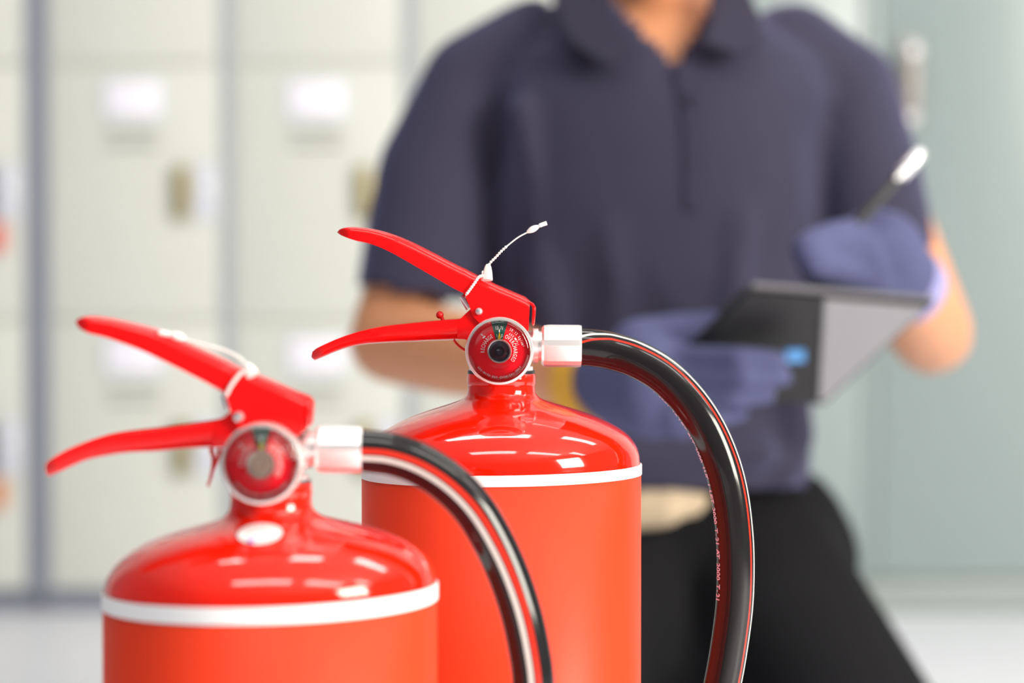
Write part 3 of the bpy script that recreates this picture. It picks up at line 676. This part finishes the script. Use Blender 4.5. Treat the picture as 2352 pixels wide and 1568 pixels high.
# gloves
def hand(name, segs, par, cuffpts=None, cuffm='cuff', voxel=.0032):
    m = MB()
    for a, b, ra, rb in segs: capsule(m, a, b, ra, rb, 16)
    g = blob(name, m, 'glove', par, voxel, 3)
    if cuffpts:
        a, b, r = cuffpts; d_ = (b-a).normalized(); L = (b-a).length; m = MB()
        lathe(m, [(r*.80, 0), (r, .001), (r*1.04, L*.5), (r, L), (r*.8, L)], a, d_, 28); m.f = [f for f in m.f if len(f) <= 4]; obj('cuff', m, cuffm, g)
    return g
H = lambda x, y, Y: P(x, y, Y)
rg = [(H(1395, 872, 2.10), H(1490, 850, 2.06), .033, .036), (H(1415, 890, 2.09), H(1500, 915, 2.06), .034, .036), (H(1490, 850, 2.06), H(1585, 862, 2.045), .034, .026), (H(1500, 915, 2.06), H(1560, 940, 2.045), .036, .026),
      (H(1470, 800, 2.07), H(1560, 768, 2.09), .027, .019), (H(1560, 768, 2.09), H(1640, 743, 2.11), .019, .012),
      (H(1570, 822, 2.035), H(1700, 822, 2.000), .0112, .0098), (H(1700, 822, 2.000), H(1785, 828, 2.000), .0098, .0085),
      (H(1570, 868, 2.030), H(1710, 868, 1.998), .0112, .0098), (H(1710, 868, 1.998), H(1798, 866, 2.005), .0098, .0085),
      (H(1565, 914, 2.030), H(1685, 915, 2.008), .0110, .0095), (H(1685, 915, 2.008), H(1760, 905, 2.015), .0095, .0082),
      (H(1545, 958, 2.035), H(1635, 962, 2.022), .0102, .0088), (H(1635, 962, 2.022), H(1700, 948, 2.032), .0088, .0075)]
g1 = hand('glove', rg, person, (H(1340, 872, 2.135), H(1385, 880, 2.11), .0375), 'cuff'); g1['label'] = 'blue-grey knitted glove with yellow cuff, under the tablet'
lg = [(H(2075, 640, 2.10), H(2020, 585, 2.075), .033, .040), (H(2055, 600, 2.09), H(2000, 548, 2.07), .032, .026), (H(2030, 640, 2.08), H(1975, 625, 2.06), .03, .024),
      # thumb
      (H(2010, 640, 2.05), H(1940, 628, 2.03), .017, .014), (H(1940, 628, 2.03), H(1872, 606, 2.01), .015, .015),
      # index along the pen, the others curled in
      (H(1985, 545, 2.06), H(1915, 548, 2.035), .018, .0155), (H(1915, 548, 2.035), H(1856, 572, 2.01), .0155, .0145),
      (H(1995, 572, 2.04), H(1925, 600, 2.030), .012, .011), (H(1925, 600, 2.030), H(1885, 648, 2.04), .011, .009),
      (H(2010, 612, 2.04), H(1950, 648, 2.04), .012, .0105), (H(1950, 648, 2.04), H(1935, 675, 2.06), .0105, .009),
      (H(2025, 640, 2.06), H(1975, 660, 2.06), .015, .012), (H(1975, 660, 2.06), H(1985, 680, 2.075), .012, .010)]
g2 = hand('glove', lg, person, (H(2098, 668, 2.115), H(2072, 640, 2.097), .0325), 'cuffw'); g2['label'] = 'blue-grey knitted glove closed round the pen'
# tablet in its case
A, B, Cc = P(1718, 664, 1.985), P(2150, 697, 1.985), P(1892, 935, 2.075); D = A+(Cc-B)
tab = empty('tablet', (A+Cc)/2, 'black cased tablet held tilted in the gloved hands of the person', 'tablet')
slab('case', [A, B, Cc, D], .009, 'case', tab, bev=.003)
e1 = (B-A); e2 = (D-A); nr = e1.cross(e2).normalized(); nr = nr if nr.y < 0 else -nr
def tp(u, v, off): return A+e1*u+e2*v+nr*off
slab('grey_panel', [tp(.42, .025, .0022), tp(.965, .03, .0022), tp(.97, .10, .0022), tp(.965, .93, .0022), tp(.93, .93, .0022)], .002, 'casegrey', tab, bev=.0008)['label'] = 'grey panel on the case'  # thin grey wedge laid over the black case
slab('screen', [tp(.03, .05, -.0092), tp(.97, .05, -.0092), tp(.97, .95, -.0092), tp(.03, .95, -.0092)], .0008, 'screen', tab, bev=.0002)
slab('edge_trim', [tp(.02, -.012, -.001), tp(.99, -.012, -.001), tp(.99, .004, -.001), tp(.02, .004, -.001)], .007, 'trimgrey', tab, bev=.001)
c = P(1825, 815, 1.99)
def on_case(px, py, off):
    r = P(px, py, 1.0)-Vector((0, 0, CAMZ)); o = Vector((0, 0, CAMZ)); tt = (A-o).dot(nr)/r.dot(nr); return o+r*tt+nr*off
slab('blue_tab', [on_case(1803, 802, .0025), on_case(1847, 800, .0025), on_case(1850, 828, .0025), on_case(1806, 830, .0025)], .003, 'bluetag', tab, bev=.001)
# pen
pa, pb = P(1846, 652, 2.03), P(2118, 348, 2.06)
pen = empty('pen', pa.lerp(pb, .5), 'slim black pen with bright metal end held upright in the glove', 'pen')
dr = (pb-pa).normalized(); L = (pb-pa).length
m = MB(); lathe(m, [(.0008, 0), (.003, .008), (.0045, .02), (.0048, L*.8), (.0045, L*.82)], pa, dr, 16); obj('barrel', m, 'case', pen)
m = MB(); lathe(m, [(.0045, L*.81), (.0056, L*.82), (.0056, L*.985), (.004, L)], pa, dr, 20); obj('cap', m, 'steel', pen)
m = MB(); sd = Vector((-.4, -1, -.2)).normalized()*.007; tube(m, [pa+dr*L*.97+sd*.6, pa+dr*L*.96+sd, pa+dr*L*.80+sd], .0015, 8); obj('clip', m, 'steel', pen)
# beige cloth at the waist
m = MB(); capsule(m, P(1470, 1168, 2.275), P(1590, 1156, 2.28), .018, .013); capsule(m, P(1430, 1178, 2.28), P(1530, 1172, 2.27), .018, .016); capsule(m, P(1540, 1146, 2.275), P(1618, 1146, 2.285), .010, .007)
cl = empty('cloth', P(1540, 1160, 2.29), 'folded beige cloth lying on the black trousers below the shirt hem', 'cloth')
blob('fold', m, 'beige', cl, .005, 3)

# ------------------------------------------------------------------ oval sticker on the near tank
def sticker():
    bpy.context.view_layer.update()
    dg = bpy.context.evaluated_depsgraph_get(); tank = [o for o in front_ext.children if o.name.startswith('tank')][0]
    org = Vector((0, 0, CAMZ)); loc0 = tank.matrix_world.inverted()
    def hit(px, py):
        dd = (P(px, py, 1)-org).normalized(); ok, l, n, i = tank.ray_cast(loc0 @ org, dd); return tank.matrix_world @ l + n*.0006
    m = MB(); V = [hit(597, 1228)]; NR = 5; NS = 40; Fc = []
    for r in range(1, NR+1):
        for q in range(NS):
            a = 2*math.pi*q/NS; V.append(hit(597+52*r/NR*math.cos(a), 1228+24*r/NR*math.sin(a)-3*r/NR*math.cos(a)))
    Fc += [[0, 1+q, 1+(q+1) % NS] for q in range(NS)]
    for r in range(NR-1):
        for q in range(NS): Fc.append([1+r*NS+q, 1+(r+1)*NS+q, 1+(r+1)*NS+(q+1) % NS, 1+r*NS+(q+1) % NS])
    m.add(V, Fc); s = obj('oval_sticker', m, 'band', tank, None, loc=None)
    V = [hit(577, 1247)]+[hit(577+7*math.cos(2*math.pi*q/12), 1246+4*math.sin(2*math.pi*q/12)) for q in range(12)]
    nv = [v+Vector((0, -.0003, .0003)) for v in V]; m = MB(); m.add(nv, [[0, 1+q, 1+(q+1) % 12] for q in range(12)])
    M['violet'] = mat('violet_print', (.45, .03, .6), .5); obj('sticker_print', m, 'violet', tank, None)
sticker()

# ------------------------------------------------------------------ print along the inner bend of the far hose
def hose_print():
    pts = back_path; r = 43*1.30/F; m = MB(); acc = [0]
    for a, b in zip(pts, pts[1:]): acc.append(acc[-1]+(b-a).length)
    def at(sv, ang):
        j = 0
        while j < len(acc)-2 and acc[j+1] < sv: j += 1
        f = (sv-acc[j])/(acc[j+1]-acc[j]); p = pts[j].lerp(pts[j+1], f); d = (pts[j+1]-pts[j]).normalized()
        w = Vector((0, -1, 0)); w = (w-d*w.dot(d)).normalized(); o = w.cross(d).normalized()
        return p+(w*math.cos(ang)+o*math.sin(ang))*(r+.00025)
    def s_of(px, py):
        q = P(px, py, 1.29); return acc[min(range(len(pts)), key=lambda i: (pts[i]-q).length)]
    s0, s1 = s_of(1530, 860), s_of(1686, 1385)
    txt = 'J 2001-10 UST AIT 2000 LUT J UST 2000 T-21 AT 2000 T-21'; step = (s1-s0)/len(txt)
    for i, ch in enumerate(txt):
        if ch == ' ': continue
        V, Fs = text_glyph(ch); c0 = s0+step*(i+.5); q = i/len(txt); an = -2*math.pi*(.238-.045*q)
        m.add([at(c0+v.x*.0046, an+(v.y-.35)*.0058/r) for v in V], Fs)
    o = obj('hose_print', m, 'print_lilac', back_hose, None, norm=False)
M['print_lilac'] = mat('hose_print_lilac', (.72, .72, .95), .5)
hose_print()
